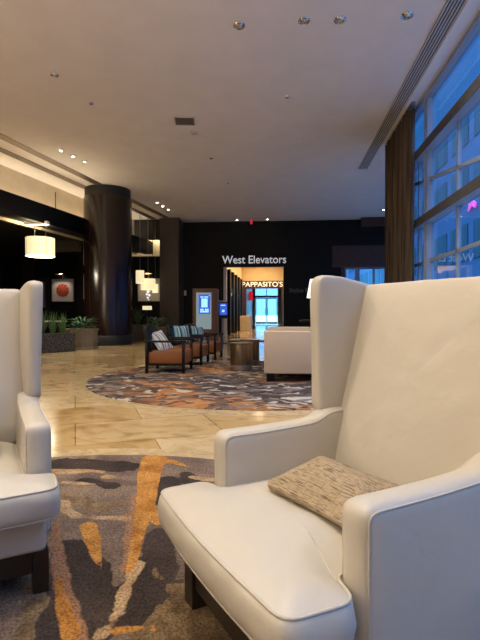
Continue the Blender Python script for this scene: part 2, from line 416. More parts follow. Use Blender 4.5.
# left side: ceiling slots, long dark bulkhead and the lit cream wall above it
P0 = Vector((-7.143, 11.668)); dv = Vector((.155, .988)).normalized(); nv = Vector((-dv.y, dv.x))
def LP(s, off): p = P0+dv*s+nv*off; return (p.x, p.y)
def strip(bm, s0, s1, o0, o1, z0, z1): return prism(bm, [LP(s0, o0), LP(s1, o0), LP(s1, o1), LP(s0, o1)], z0, z1)
S0, S1 = -16, 9.3
struct('trim_3', strip(NB(), S0, S1, 0, .35, 3.65, 4.2), 'wall_dark')                  # bulkhead
struct('wall_left_upper', strip(NB(), S0, S1, .75, .85, 3.65, CEIL), 'cream_wall')
b = NB()
for s in (-9.4, -6.2, -3, .2, 3.35, 6.55): strip(b, s, s+.03, .735, .75, 4.0, 4.98)
struct('trim_4', b, 'frame_dark')
struct('ceiling_left', prism(NB(), [LP(S0, .35), LP(S1, .35), (-13.9, BY), (-13.9, -4)], 3.72, 3.8), 'dark_panel')
struct('trim_5', prism(NB(), [(-9.2, 16.9), (-7.35, 16.9), (-7.35, 17.1), (-9.2, 17.1)], 3.30, 3.72), 'pillar_wood')
struct('trim_6', box(NB(), -9.6, -5.27, 20.7, 20.95, 4.28, CEIL), 'black')
for off, k in ((-2.40, 7), (-1.86, 8)):
    pass
a0, a1 = Vector((-6.388-.16*12, 10.451-12)), Vector((-4.8, 20.339))
def slot(n_, p, q, w_):
    p, q = Vector(p), Vector(q); d = (q-p).normalized(); nn = Vector((-d.y, d.x))*w_
    struct(n_, prism(NB(), [p[:], q[:], (q+nn)[:], (p+nn)[:]], CEIL-.012, CEIL), 'slot')
slot('trim_7', (-8.31, -1.55), (-4.8, 20.5), .25)
slot('trim_8', (-8.90, -.64), (-5.44, 20.5), .25)
struct('trim_19', box(NB(), -6.9, -5.27, 21.3, 21.5, 3.62, 4.6), 'cream_wall'); struct('trim_20', box(NB(), -5.83, -5.80, 21.27, 21.3, 3.62, 4.6), 'frame_dark')
light('cove_lamp', 'AREA', (-6.0, 21.1, 4.55), 9, (1, .85, .55), None, rot=(R(25), 0, 0), sx=1.4, sy=.1)
# square timber pillar
b = NB(); box(b, -5.27, -4.44, 20.4, BY, 0, CEIL); struct('wall_pillar', b, 'pillar_wood')
for k in range(1): pass
# passage to the elevators
b = NB(); box(b, -2.8, -2.6, BY+.3, 31, 0, 4.25); struct('wall_passage_left', b, 'warm_lit_wall')
b = NB(); box(b, .06, .26, BY+.3, 31, 0, 4.25); struct('wall_passage_right', b, 'lobby_wood')
b = NB(); box(b, -2.6, -2.575, BY+.3, 31, 0, 3.1)
struct('trim_9', b, 'lobby_wood')
b = NB()
for y in (22.6, 24.3, 26.0, 27.7, 29.4): box(b, -2.575, -2.44, y, y+.5, 0, 3.12)
struct('trim_10', b, 'black_wood')
b = NB()
for y in (23.1, 24.8, 26.5, 28.2, 29.9): box(b, -2.575, -2.52, y, y+.08, 0, 3.0)
struct('trim_11', b, 'slat')
struct('ceiling_passage', box(NB(), -2.8, .26, BY+.3, 31.1, 4.25, 4.35), 'warm_lit_wall')
b = NB(); box(b, -2.6, .06, 31, 31.2, 3.12, 4.25); struct('wall_passage_end', b, 'warm_lit_wall')
b = NB(); box(b, -2.6, .06, 30.9, 31.1, 2.62, 3.12); box(b, -2.6, -2.3, 30.9, 31.2, 0, 2.62); box(b, -.06, .06, 30.9, 31.2, 0, 2.62)
struct('trim_12', b, 'lobby_wood')
b = NB(); box(b, -3.0, -2.75, 31.2, 45, 0, 3.6); struct('wall_vestibule_left', b, 'lobby_wood')
b = NB(); box(b, .0, .2, 31.2, 45, 0, 3.6); struct('wall_vestibule_right', b, 'lobby_wood')
struct('ceiling_vestibule', box(NB(), -3, .2, 31.2, 45.2, 3.6, 3.7), 'dark_panel')
b = NB(); box(b, -3, -2.6, 45, 45.2, 0, 3.6); box(b, -.3, .2, 45, 45.2, 0, 3.6); box(b, -2.6, -.3, 45, 45.2, 3.38, 3.6)
struct('wall_vestibule_end', b, 'frame_dark')
dr = struct('door_1', box(box(box(box(NB(), -2.6, -2.5, 45, 45.12, 0, 3.38), -.4, -.3, 45, 45.12, 0, 3.38), -2.5, -.4, 45, 45.12, 2.5, 2.68), -1.47, -1.41, 45, 45.12, 2.68, 3.38), 'frame_dark')
obj('transom_pane', box(NB(), -2.5, -.4, 45.05, 45.06, 2.68, 3.38), 'clear_glass', dr)
for x0, x1 in ((-2.48, -1.45), (-1.43, -.42)):
    lf = obj('door_leaf', box(box(box(box(NB(), x0, x0+.08, 45.02, 45.08, .02, 2.48), x1-.08, x1, 45.02, 45.08, .02, 2.48), x0+.08, x1-.08, 45.02, 45.08, .02, .22), x0+.08, x1-.08, 45.02, 45.08, 2.38, 2.48), 'frame_dark', dr)
    obj('pane', box(NB(), x0+.08, x1-.08, 45.045, 45.055, .22, 2.38), 'clear_glass', lf)
    obj('door_handle', tube(NB(), [(x1-.12 if x0 < -2 else x0+.12, 44.97, .8), (x1-.12 if x0 < -2 else x0+.12, 44.97, 1.5)], .018), 'chrome', lf)
# inlaid marble rings round the rugs
def ring_bm(cx, cy, r0, r1, z0, z1, sx=1, sy=1, seg=128):
    b = NB(); vs = []
    for i in range(seg):
        a = 2*PI*i/seg; c_, s_ = math.cos(a), math.sin(a)
        vs.append([b.verts.new((cx+c_*r_*sx, cy+s_*r_*sy, z)) for r_, z in ((r0, z0), (r0, z1), (r1, z1), (r1, z0))])
    for i in range(seg):
        A, D = vs[i], vs[(i+1) % seg]
        for j in range(4): b.faces.new((A[j], A[(j+1) % 4], D[(j+1) % 4], D[j]))
    bmesh.ops.recalc_face_normals(b, faces=b.faces); return b
RUG1 = (-.98, 1.32, 2.1); RUG2 = (-.42, 7.75, 2.62)
struct('trim_13', ring_bm(*RUG1[:2], RUG1[2]+.005, RUG1[2]+.2, -.001, .002), 'border')
struct('trim_14', ring_bm(*RUG2[:2], RUG2[2]+.005, RUG2[2]+.26, -.001, .002), 'border')

# ============================================================ outdoors
struct('pavement', box(box(box(NB(), WX+.3, 40, -30, 12, -.2, -.12), 6.0, 40, 12, 80, -.2, -.12), -30, 6.0, 45.1, 80, -.2, -.12), 'asphalt')

def building(name, label, x0, x1, y0, y1, h, wall, pane, cols, rows, face='x'):
    t = thing(name, label, 'building', ((x0+x1)/2, (y0+y1)/2, -.12))
    cx, cy = (x0+x1)/2, (y0+y1)/2
    obj('wall', box(NB(), x0-cx, x1-cx, y0-cy, y1-cy, 0, h), wall, t)
    for i in range(cols):
        for j in range(rows):
            z0 = .9+j*(h/rows); z1 = z0+h/rows*.62
            if face == 'x':
                w_ = (y1-y0)/cols; ya = y0-cy+w_*i+.12*w_; b_ = box(NB(), x0-cx-.05, x0-cx+.02, ya, ya+w_*.76, z0, z1)
            else:
                w_ = (x1-x0)/cols; xa = x0-cx+w_*i+.12*w_; b_ = box(NB(), xa, xa+w_*.76, y0-cy-.05, y0-cy+.02, z0, z1)
            obj('window', b_, pane, t)
    return t
building('office_building', 'blue dusk office block seen through the tall window wall', 9.5, 13, 6, 70, 12, 'facade', 'teal', 20, 4)
building('backdrop_building', 'added pale cyan building brightening the double glass doors', -9, 6, 56, 58, 9, 'daylight_facade', 'facade', 3, 1, 'y')  # added backdrop, there so the door glass looks bright
M['neon_pink'] = mat('pink_neon', (.8, .1, .4), .4, emit=(1, .08, .45), es=.9)
t = thing('neon_sign', 'small pink neon squiggles on the block outside the window', 'sign', (9.42, 0, 0))
for y, z, sc_ in ((24.9, 6.4, .5), (22.6, 5.7, .6)):
    obj('neon_tube', tube(NB(), [(0, y+math.sin(i*.9)*sc_, z+math.cos(i*1.7)*sc_*.35) for i in range(16)], .04, 6), 'neon_pink', t, 0)
t = thing('fill_floodlight', 'added floodlight above the passage doors, brightening the view outside', 'light', (-1.4, 45.35, 3.5))  # added lamp, turns the view through the doors bright cyan
obj('housing', box(NB(), -.5, .5, -.15, .1, -.06, .06, .01), 'black', t)
light('door_glow_lamp', 'AREA', (0, .2, -.08), 2600, (.42, .78, 1), t, rot=(R(72), 0, 0), sx=1, sy=.3)
light('door_glow_lamp', 'AREA', (0, .2, -.09), 900, (.5, .85, 1), t, rot=(R(35), 0, 0), sx=1, sy=.3)
# dusk light comes in through the window wall (sampling portal for the sky)
for nm, loc, sx_, sy_, rot in () and (('window_portal', (WX+.3, 3, 2.6), 4.9, 17.5, (0, R(90), 0)), ('window_portal', (8.1, 16.9, 2.7), 4.3, 9, (0, R(90), 0))):
    pl = light(nm, 'AREA', loc, 1, (1, 1, 1), None, rot=rot, sx=sx_, sy=sy_); pl.data.cycles.is_portal = True

# ============================================================ rugs
def sdf_rug(name, cx, cy, rad, strokes_by_kind, m, label, step=.03):
    b = NB(); n_ = int(rad*2/step)+2; idx = {}; seg = 160
    rings = int(rad/step)
    L = [[b.verts.new((0, 0, .012))]]
    for j in range(1, rings+1):
        r_ = rad*j/rings; L.append([b.verts.new((r_*math.cos(2*PI*i/seg), r_*math.sin(2*PI*i/seg), .012)) for i in range(seg)])
    L.append([b.verts.new(((rad+.004)*math.cos(2*PI*i/seg), (rad+.004)*math.sin(2*PI*i/seg), 0.0005)) for i in range(seg)])
    for A, D in zip(L, L[1:]):
        for i in range(seg):
            j = (i+1) % seg
            if len(A) == 1: b.faces.new((A[0], D[i], D[j]))
            else: b.faces.new((A[i], D[i], D[j], A[j]))
    o = obj(name, b, m, None, 30, loc=(cx, cy, 0))
    me = o.data
    for kind, strokes in strokes_by_kind.items():
        at = me.attributes.new(kind, 'FLOAT', 'POINT'); vals = []
        for v in me.vertices:
            p = Vector((v.co.x+cx, v.co.y+cy)); best = 9
            for line in strokes:
                for (x0, y0, r0), (x1, y1, r1) in zip(line, line[1:]):
                    a = Vector((x0, y0)); d = Vector((x1-x0, y1-y0)); t = max(0, min(1, (p-a).dot(d)/max(d.length_squared, 1e-9)))
                    best = min(best, (p-a-d*t).length-(r0+(r1-r0)*t))
            vals.append(best)
        at.data.foreach_set('value', vals)
    return tag(o, label, 'rug')
def px_line(*pts):   # polyline on the floor, width in metres
    out = []
    for X, Yv, w_ in pts:
        x, y = floor_point(40+X/2.667, 450+Yv/2.667); out.append((x, y, w_))
    return out
orange = [px_line((305, 25, .085), (290, 70, .075), (288, 110, .06), (270, 200, .035), (252, 280, .026), (236, 335, .008)),
          px_line((130, 208, .042), (140, 250, .034), (152, 290, .022), (163, 330, .006)),
          px_line((50, 350, .008), (55, 400, .02), (85, 500, .03)), px_line((200, 492, .018), (268, 486, .014)), px_line((298, 486, .016), (304, 484, .016)),
          px_line((300, 28, .04), (345, 34, .035), (400, 50, .012)), px_line((300, 170, .05), (318, 205, .02))]
tan = [px_line((258, 310, .014), (228, 380, .016), (196, 450, .02), (160, 505, .022)), px_line((30, 62, .05), (165, 62, .03)), px_line((48, 92, .02), (150, 96, .015)),
       px_line((172, 78, .045), (182, 77, .045)), px_line((55, 150, .05), (95, 182, .03), (232, 190, .02)), px_line((404, 76, .03), (462, 86, .03)),
       ]
brown = [px_line((285, 340, .03), (330, 365, .06), (395, 440, .13), (310, 510, .09)), px_line((360, 500, .12), (440, 520, .15)), px_line((20, 430, .08), (30, 520, .14)), px_line((240, 480, .03), (330, 470, .03)), px_line((60, 130, .03), (160, 160, .07), (225, 150, .03)), [(-.2, 2.9, .1), (.1, 2.2, .2), (.5, 1.6, .2)], [(-.6, .9, .3), (.2, .6, .3)]]
dark = [px_line((72, 262, .07), (105, 330, .13), (118, 420, .11), (125, 505, .08)), px_line((312, 228, .06), (318, 262, .085), (350, 330, .035)), px_line((300, 300, .05), (262, 330, .03)),
        px_line((268, 350, .05), (245, 410, .10), (240, 450, .07)), px_line((290, 390, .09), (310, 400, .05)), px_line((335, 90, .09), (330, 130, .10)), px_line((395, 70, .05), (420, 100, .07)),
        px_line((60, 40, .12), (230, 50, .10)), px_line((380, 355, .02), (350, 350, .03)), px_line((200, 100, .04), (120, 84, .05))]
pink = [px_line((262, 120, .03), (248, 240, .04), (228, 330, .02)), px_line((40, 200, .02), (50, 330, .03), (95, 470, .03), (105, 520, .03)), px_line((150, 184, .02), (236, 190, .03))]
for k in range(26):       # the same family of strokes on the rest of the rug
    a = random.uniform(0, 2*PI); r_ = random.uniform(.3, 2.0); x, y = RUG1[0]+r_*math.cos(a), RUG1[1]+r_*math.sin(a)
    if -1.25 < x < .15 and 1.2 < y < 3.6: continue
    th = random.uniform(1.0, 2.3); L_ = random.uniform(.3, .8); w_ = random.uniform(.02, .07)
    (orange, tan, dark, dark)[k % 4].append([(x, y, w_), (x+L_*.5*math.cos(th), y+L_*.5*math.sin(th), w_*1.3), (x+L_*math.cos(th+.2), y+L_*math.sin(th+.2), w_*.3)])
m, n = base('abstract_rug', .95, spec=.1); M['rug_near'] = m
cov = n.co()
wob = n.math('MULTIPLY', n.math('SUBTRACT', n.noise(6, 5, cov), .5), .11)
def fld(kind, wscale=1.0, soft=.003):
    a = n.new('ShaderNodeAttribute'); a.attribute_name = kind
    v = n.math('ADD', a.outputs['Fac'], n.math('MULTIPLY', wob, wscale))
    mr = n.new('ShaderNodeMapRange'); n.link(v, mr.inputs['Value']); mr.inputs['From Min'].default_value = soft; mr.inputs['From Max'].default_value = -soft
    return mr.outputs[0]
basec = n.ramp(n.noise(1.6, 6, cov, 1.0), [(.32, (.090, .064, .052)), (.48, (.165, .118, .090)), (.60, (.23, .165, .118)), (.72, (.18, .115, .065))])
basec = n.mixc(fld('brown', 1.6, .004), basec, n.ramp(n.noise(9, 5, cov), [(.35, (.115, .075, .042)), (.65, (.235, .16, .088))]))
c = n.mixc(fld('dark', 1.2), basec, n.ramp(n.noise(3, 4, cov), [(.35, (.034, .026, .023)), (.65, (.066, .048, .041))]))
c = n.mixc(fld('pink', .9, .006), c, (.27, .145, .085))
c = n.mixc(fld('tan', 1.0, .004), c, n.ramp(n.noise(5, 5, cov, 1), [(.35, (.28, .17, .085)), (.6, (.42, .29, .17))]))
c = n.mixc(fld('orange', .35), c, n.ramp(n.noise(5, 4, cov, 1), [(.32, (.30, .12, .025)), (.6, (.48, .23, .06))]))
spk = n.noise(105, 2, cov); c = n.mixc(.85, c, n.ramp(spk, [(.3, (.42, .42, .42)), (.7, (1.5, 1.5, 1.5))]), 'MULTIPLY')
n.color(c); n.bump(spk, .9, .006)
rug = sdf_rug('round_rug', *RUG1, {'orange': orange, 'tan': tan, 'dark': dark, 'pink': pink, 'brown': brown}, m, 'large round rug with orange streaks on charcoal under the two white wing chairs')
m, n = base('mosaic_rug', .9, spec=.1)
cov = n.co((1, 1.0, 1)); wv = n.new('ShaderNodeVectorMath'); wv.operation = 'ADD'
nz = n.noise(2.5, 3, cov, 0, 'Color'); sc_ = n.new('ShaderNodeVectorMath'); sc_.operation = 'SCALE'; n.link(nz, sc_.inputs[0]); sc_.inputs['Scale'].default_value = .55
n.link(cov, wv.inputs[0]); n.link(sc_.outputs[0], wv.inputs[1])
mp = n.new('ShaderNodeMapping'); mp.inputs['Scale'].default_value = (8, 12, 1); mp.inputs['Rotation'].default_value = (0, 0, R(18)); n.link(wv.outputs[0], mp.inputs[0])
vo = n.new('ShaderNodeTexVoronoi'); vo.inputs['Scale'].default_value = 1.0; n.link(mp.outputs[0], vo.inputs['Vector'])
sx = n.new('ShaderNodeSeparateColor'); n.link(vo.outputs['Color'], sx.inputs[0])
greys = n.ramp(sx.outputs[0], [(0, (.035, .028, .032)), (.25, (.10, .08, .075)), (.45, (.055, .042, .042)), (.65, (.21, .165, .14)), (.82, (.075, .06, .06)), (.90, (.48, .43, .38))], True)
oranges = n.ramp(sx.outputs[1], [(0, (.13, .08, .055)), (.2, (.34, .14, .05)), (.42, (.06, .045, .045)), (.6, (.36, .19, .09)), (.85, (.14, .10, .08)), (.94, (.46, .38, .30))], True)
sel = n.ramp(n.noise(.55, 2, n.co(loc=(1.3, 4.2, 0))), [(.46, (0, 0, 0)), (.54, (1, 1, 1))])
n.color(n.mixc(sel, greys, oranges)); n.bump(n.noise(150, 2), .5, .004)
rug2 = sdf_rug('round_rug', *RUG2, {}, m, 'round mosaic patterned rug in greys and rust under the club chairs and sofa', .2)

# ============================================================ wing chairs
def wing_chair(label, loc, rz, seed):
    t = thing('wing_chair', label, 'armchair', loc, rz); t.scale = (1.04, 1, 1)
    WL = M['white_leather']
    # base rail and plinth
    obj('base_rail', box(NB(), -.37, .37, -.135, .70, .155, .315, .02, 3), WL, t, 35)
    pl = obj('plinth', box(NB(), -.355, .355, -.115, .68, .075, .158), 'dark_wood', t)
    for sx_ in (-1, 1):
        for yy in (-.115, .66):
            b = NB(); prism(b, [(sx_*.355-.032, yy-.01), (sx_*.355+.032-.01*sx_, yy-.01), (sx_*.355+.032-.01*sx_, yy+.055), (sx_*.355-.032, yy+.055)], 0, .16, .003)
            lg = obj('leg', b, 'dark_wood', t)
    # T-shaped seat cushion
    out = resample([(-.395, -.222, .05), (0, -.245, .3), (.40, -.222, .05), (.41, -.035, .045), (.308, -.012, .03), (.308, .56, .04), (-.308, .56, .04), (-.308, -.012, .03), (-.402, -.035, .045)], .022)
    b, top, bot = pad(out, .303, .414, crown=.042, edge=.014, bulge=.010, centre=(0, .05), rings=14, wob=.010, seed=seed)
    cu = obj('seat_cushion', b, WL, t, 0)
    obj('piping', tube(tube(NB(), top, .0042, 6, True), bot, .0042, 6, True), 'piping', cu, 0)
    # arms: profile in (y, z) with thickness along x
    ax = Matrix(((0, 0, 1, 0), (1, 0, 0, 0), (0, 1, 0, 0), (0, 0, 0, 1)))
    for s in (-1, 1):
        prof = resample([(0, .16, .015), (0, .594, .022), (.22, .596, .1), (.41, .606, .12), (.47, .64, .05), (.74, .65, .02), (.69, .16, .02)], .022)
        b, top, bot = pad(prof, .31, .402, crown=.006, crown0=.006, edge=.015, bulge=.010, centre=(.34, .42), rings=7, wob=.003, seed=seed+s)
        mx = Matrix.Diagonal((s, 1, 1, 1)) @ ax
        bmesh.ops.transform(b, matrix=mx, verts=b.verts)
        if s < 0: bmesh.ops.reverse_faces(b, faces=b.faces)
        am = obj('arm', b, WL, t, 0)
        b = NB()
        for lp in (top, bot): tube(b, [mx @ Vector(p) for p in lp], .0032, 6, True)
        obj('piping', b, 'piping', am, 0)
        # wing, splayed outwards towards its front edge
        prof = resample([(.452, .632, .02), (.448, 1.10, .02), (.456, 1.190, .02), (.56, 1.19, .06), (.82, 1.13, .04), (.735, .64, .01), (.60, .622, .01)], .022)
        b, top, bot = pad(prof, .328, .386, crown=.006, crown0=.005, edge=.010, bulge=.005, centre=(.60, .96), rings=8, wob=.004, seed=seed+3+s)
        sh = Matrix.Identity(4)
        def splay(v):
            k = max(0, .74-v[0]); q = .12*k+.03*max(0, v[1]-.8)*1.0; return Vector((v[0], v[1], v[2]+q-.012))
        for v in b.verts: v.co = splay(v.co)
        bmesh.ops.transform(b, matrix=mx, verts=b.verts)
        if s < 0: bmesh.ops.reverse_faces(b, faces=b.faces)
        wg = obj('wing', b, WL, t, 0)
        b = NB()
        for lp in (top,): tube(b, [mx @ splay(Vector(p)) for p in lp], .003, 6, True)
        obj('piping', b, 'piping', wg, 0)
    # inner back, raked
    outb = resample([(-.345, 0, .02), (.345, 0, .02), (.345, .77, .02), (-.345, .77, .02)], .03)
    b, top, bot = pad(outb, 0, .13, crown=.022, crown0=0, edge=.016, bulge=.004, rings=9, wob=.006, seed=seed+9)
    # local: x across, y up the back, z towards the sitter
    tilt = R(14.5)
    mx = Matrix.Translation((0, .612, .385)) @ Matrix.Rotation(R(90)-tilt, 4, 'X')
    bmesh.ops.transform(b, matrix=mx, verts=b.verts)
    bk = obj('backrest', b, WL, t, 0)
    # outer back shell
    b = NB(); prism(b, [(.64, .16), (.76, .16), (.875, 1.14), (.76, 1.15)], -.37, .37, .015)
    bmesh.ops.transform(b, matrix=ax, verts=b.verts); obj('back_shell', b, WL, t, 35)
    return t
wing_chair('white leather wing chair on the right with the tan lumbar pillow, nearest the camera', (-.031, 1.430, .012), R(-57.7), 3.1)
wing_chair('white leather wing chair cut off by the left edge, beside the plain rug', (-1.262, 1.600, .012), R(33.1), 8.4)

def pillow(name, w_, h_, th, m, label, loc, rot, seed=0, cat='pillow', group=None, pipe=True):
    out = resample([(-w_/2, -h_/2, .03), (0, -h_/2+.012, .2), (w_/2, -h_/2, .03), (w_/2-.012, 0, .1), (w_/2, h_/2, .03), (0, h_/2-.012, .2), (-w_/2, h_/2, .03), (-w_/2+.012, 0, .1)], .02)
    b, top, bot = pad(out, -.012, .012, crown=th/2-.012, crown0=th/2-.012, edge=.012, bulge=.004, rings=10, wob=.006, seed=seed)
    o = obj(name, b, m, None, 0, loc=loc, rot=rot); tag(o, label, cat, group)
    if pipe: obj('piping', tube(NB(), [(p[0], p[1], 0) for p in top], .004, 6, True), 'piping', o, 0)
    return o
def rot_local(rz, loc0, l, tiltx, zrot=0):
    mx = Matrix.Translation(Vector(loc0)) @ Matrix.Rotation(rz, 4, 'Z') @ Matrix.Translation(Vector(l)) @ Matrix.Rotation(zrot, 4, 'Z') @ Matrix.Rotation(tiltx, 4, 'X')
    return mx.to_translation(), mx.to_euler()
l_, e_ = rot_local(R(-57.7), (-.031, 1.430, .012), (.062, .195, .498), R(12), R(4))
pillow('lumbar_pillow', .42, .25, .12, 'pillow_tan', 'tan woven lumbar pillow lying on the seat of the right wing chair', l_, e_, 2)
l_, e_ = rot_local(R(33.1), (-1.262, 1.600, .012), (.02, .30, .57), R(30), 0)
pillow('lumbar_pillow', .44, .27, .13, 'pillow_tan', 'tan woven lumbar pillow barely in view on the left wing chair', l_, e_, 5)

# ============================================================ club chairs
def club_chair(label, loc, rz=0):
    """faces +X, width along Y; origin between the four feet"""
    t = thing('club_chair', label, 'armchair', loc, rz, None)
    for sy in (-1, 1):
        for sx_ in (-1, 1):
            obj('leg', box(NB(), sx_*.32-.025, sx_*.32+.025, sy*.36-.022, sy*.36+.022, 0, .545, .004), 'black_wood', t, 35)
        obj('armrest', box(NB(), -.36, .37, sy*.36-.03, sy*.36+.03, .53, .565, .006), 'black_wood', t, 35)
    for sy in (-1, 1): obj('seat_rail', box(NB(), -.31, .31, sy*.33-.015, sy*.33+.015, .13, .17), 'black_wood', t)
    obj('seat', box(NB(), -.32, .335, -.335, .335, .15, .385, .025, 3), 'cognac', t, 35)
    b = NB(); box(b, -.045, .045, -.335, .335, 0, .46, .02, 3, Matrix.Translation((-.27, 0, .34)) @ Matrix.Rotation(R(-12), 4, 'Y'))
    obj('backrest', b, 'black_wood', t, 35)
    return t
chs = [(-2.0, 8.45), (-1.90, 9.75), (-1.76, 10.85)]
labs = ['cognac leather club chair with dark frame and grey striped pillow, nearest of its row',
        'middle cognac leather club chair of the row, behind the grey striped pillow chair', 'farthest cognac leather club chair of the row, nearest the lit kiosk']
c0 = club_chair(labs[0], (*chs[0], .012), 0); c0['group'] = 'cognac club chairs on the mosaic rug'
for k in (1, 2): dup(c0, (*chs[k], .012), R(-2*k), labs[k])
def stand_pillow(m, label, chair, dx, dz, lean, turn, roll=0, s=.40):
    mx = Matrix.Translation((chair[0]+dx, chair[1], .012+dz)) @ Matrix.Rotation(turn, 4, 'Z') @ Matrix.Rotation(R(90)-lean, 4, 'X') @ Matrix.Rotation(roll, 4, 'Z')
    pillow('throw_pillow', s, s, .13, m, label, mx.to_translation(), mx.to_euler(), 1, pipe=False, group='striped pillows on the club chairs')
# the pad's flat face looks along +Z of the pillow; turned to face the seat front and slightly the camera
stand_pillow('stripe_grey', 'white and grey striped pillow slumped on the nearest club chair', chs[0], -.17, .54, R(38), R(62), R(8), .40)
stand_pillow('stripe_blue', 'blue striped pillow upright on the middle club chair', chs[1], -.16, .60, R(18), R(42), 0, .36)
stand_pillow('stripe_blue', 'blue striped pillow tilted on the farthest club chair', chs[2], -.16, .57, R(24), R(48), R(-8), .34)

# ============================================================ sofa, drums, tables, lamp
t = thing('sofa', 'cream upholstered low sofa seen from its end at right of the rug', 'sofa', (-.27, 7.22, .012))
obj('base_rail', box(NB(), .03, .96, .03, 2.37, .12, .30, .01), 'cream_fabric', t, 35)
for s in (0, 2.25): obj('arm', box(NB(), 0, .97, s, s+.15, .125, .765, .018, 3), 'cream_fabric', t, 35)
obj('backrest', box(NB(), .80, .99, .16, 2.24, .15, .765, .02, 3), 'cream_fabric', t, 35)
for k in range(2): obj('seat_cushion', box(NB(), .03, .80, .16+k*1.045, 1.195+k*1.045, .31, .45, .03, 3), 'cream_fabric', t, 35)
for x in (.04, .84):
    for y in (.04, 2.26): obj('leg', box(NB(), x, x+.12, y, y+.10, 0, .13), 'black_wood', t)
def drum(label, x, y, r_, h):
    t = thing('drum_table', label, 'side table', (x, y, .012), 0, 'metal drum tables by the sofa')
    obj('body', lathe(NB(), [(0, .03), (r_*.96, .03), (r_, .06), (r_*1.0, h-.05), (r_*.985, h-.03), (0, h-.03)], seg=48), 'bronze', t, 40)
    obj('foot_band', lathe(NB(), [(0, 0), (r_*.93, 0), (r_*1.0, .012), (r_*1.02, .095), (r_*.99, .10), (0, .1)], seg=48), 'steel', t, 40)
    obj('top', lathe(NB(), [(0, h-.032), (r_*1.02, h-.032), (r_*1.04, h-.02), (r_*1.03, h), (0, h)], seg=48), 'bronze', t, 40)
drum('bronze metal drum side table beside the sofa arm', -.74, 8.70, .205, .50)
drum('darker metal drum table half hidden behind the front drum', -.66, 9.75, .20, .50)
t = thing('coffee_table', 'low dark glossy coffee table behind the metal drums', 'table', (-.62, 10.8, .012))
obj('table_top', box(NB(), -.55, .45, -.4, .4, .40, .44, .006), 'dark_wood', t)
for sx_ in (-.5, .36):
    for sy in (-.35, .31): obj('leg', box(NB(), sx_, sx_+.05, sy, sy+.05, 0, .40), 'black_wood', t)
t = thing('console_table', 'round dark side table holding the white shade lamp behind the sofa', 'table', (.95, 12.5, 0))
obj('table_top', lathe(NB(), [(0, .83), (.5, .83), (.51, .85), (.5, .87), (0, .87)], seg=48), 'dark_wood', t, 40)
obj('pedestal', lathe(NB(), [(0, 0), (.26, 0), (.26, .03), (.06, .06), (.045, .5), (.09, .83), (0, .83)], seg=32), 'dark_wood', t, 40)
t = thing('table_lamp', 'table lamp with white tapered shade showing past the wing chair', 'lamp', (.92, 12.5, .87))
obj('base', lathe(NB(), [(0, 0), (.10, 0), (.10, .02), (.03, .05), (.06, .16), (.07, .27), (.03, .40), (.012, .45), (.012, .62), (0, .62)], seg=32), 'chrome', t, 40)
obj('lamp_shade', lathe(NB(), [(.285, .57), (.20, 1.05), (.195, 1.05), (.28, .57), (.285, .57)], seg=40), 'shade_white', t, 40)
obj('finial', lathe(NB(), [(.195, 1.03), (.012, 1.035), (.012, 1.07), (0, 1.075)], seg=24), 'chrome', t, 40)
light('bulb_light', 'POINT', (0, 0, .85), 12, WARM, t, .05)

# ============================================================ round column
t = thing('round_column', 'thick round dark veneered column left of centre', 'column', (-5.80, 15.65, 0))
obj('plinth', lathe(NB(), [(0, 0), (.80, 0), (.80, .30), (.785, .32), (0, .32)], seg=96), 'black', t, 40)
obj('shaft', lathe(NB(), [(0, .31), (.775, .31), (.775, 4.83), (.765, 4.85), (0, 4.85)], seg=96), 'column', t, 40)
obj('crown', lathe(NB(), [(0, 4.84), (.745, 4.84), (.745, CEIL), (0, CEIL)], seg=96), 'black', t, 40)
b = NB()
for k in range(8):
    a = k*PI/4+.3; box(b, .772, .779, -.004, .004, .32, 4.83, mx=Matrix.Rotation(a, 4, 'Z'))
obj('veneer_joint', b, 'black', t)

# ============================================================ curtain
b = NB(); rows = []; Yc0, Yc1 = 9.72, 11.85; n_ = 220
for i in range(n_+1):
    y = Yc0+(Yc1-Yc0)*i/n_; ph = i/n_*2*PI*12
    x = WX-.10+.065*math.sin(ph)+.015*math.sin(ph*.37+1); yy = y+.02*math.sin(2*ph)
    rows.append([b.verts.new((x+.01*math.sin(z_*1.3+i*.1)*(1-z_/5.2), yy, z_)) for z_ in (.02, 1.3, 2.6, 3.9, 5.06)])
for A, D in zip(rows, rows[1:]):
    for j in range(4): b.faces.new((A[j], D[j], D[j+1], A[j+1]))
t = thing('curtain', 'tall brown pleated curtain drawn at the far end of the window wall', 'curtain', (0, 0, 0))
o = obj('cloth', b, 'curtain', t, 0); md = o.modifiers.new('thick', 'SOLIDIFY'); md.thickness = .004
obj('rail', box(NB(), WX-.12, WX-.05, Yc0-.1, Yc1+.1, 5.05, CEIL), 'steel', t)

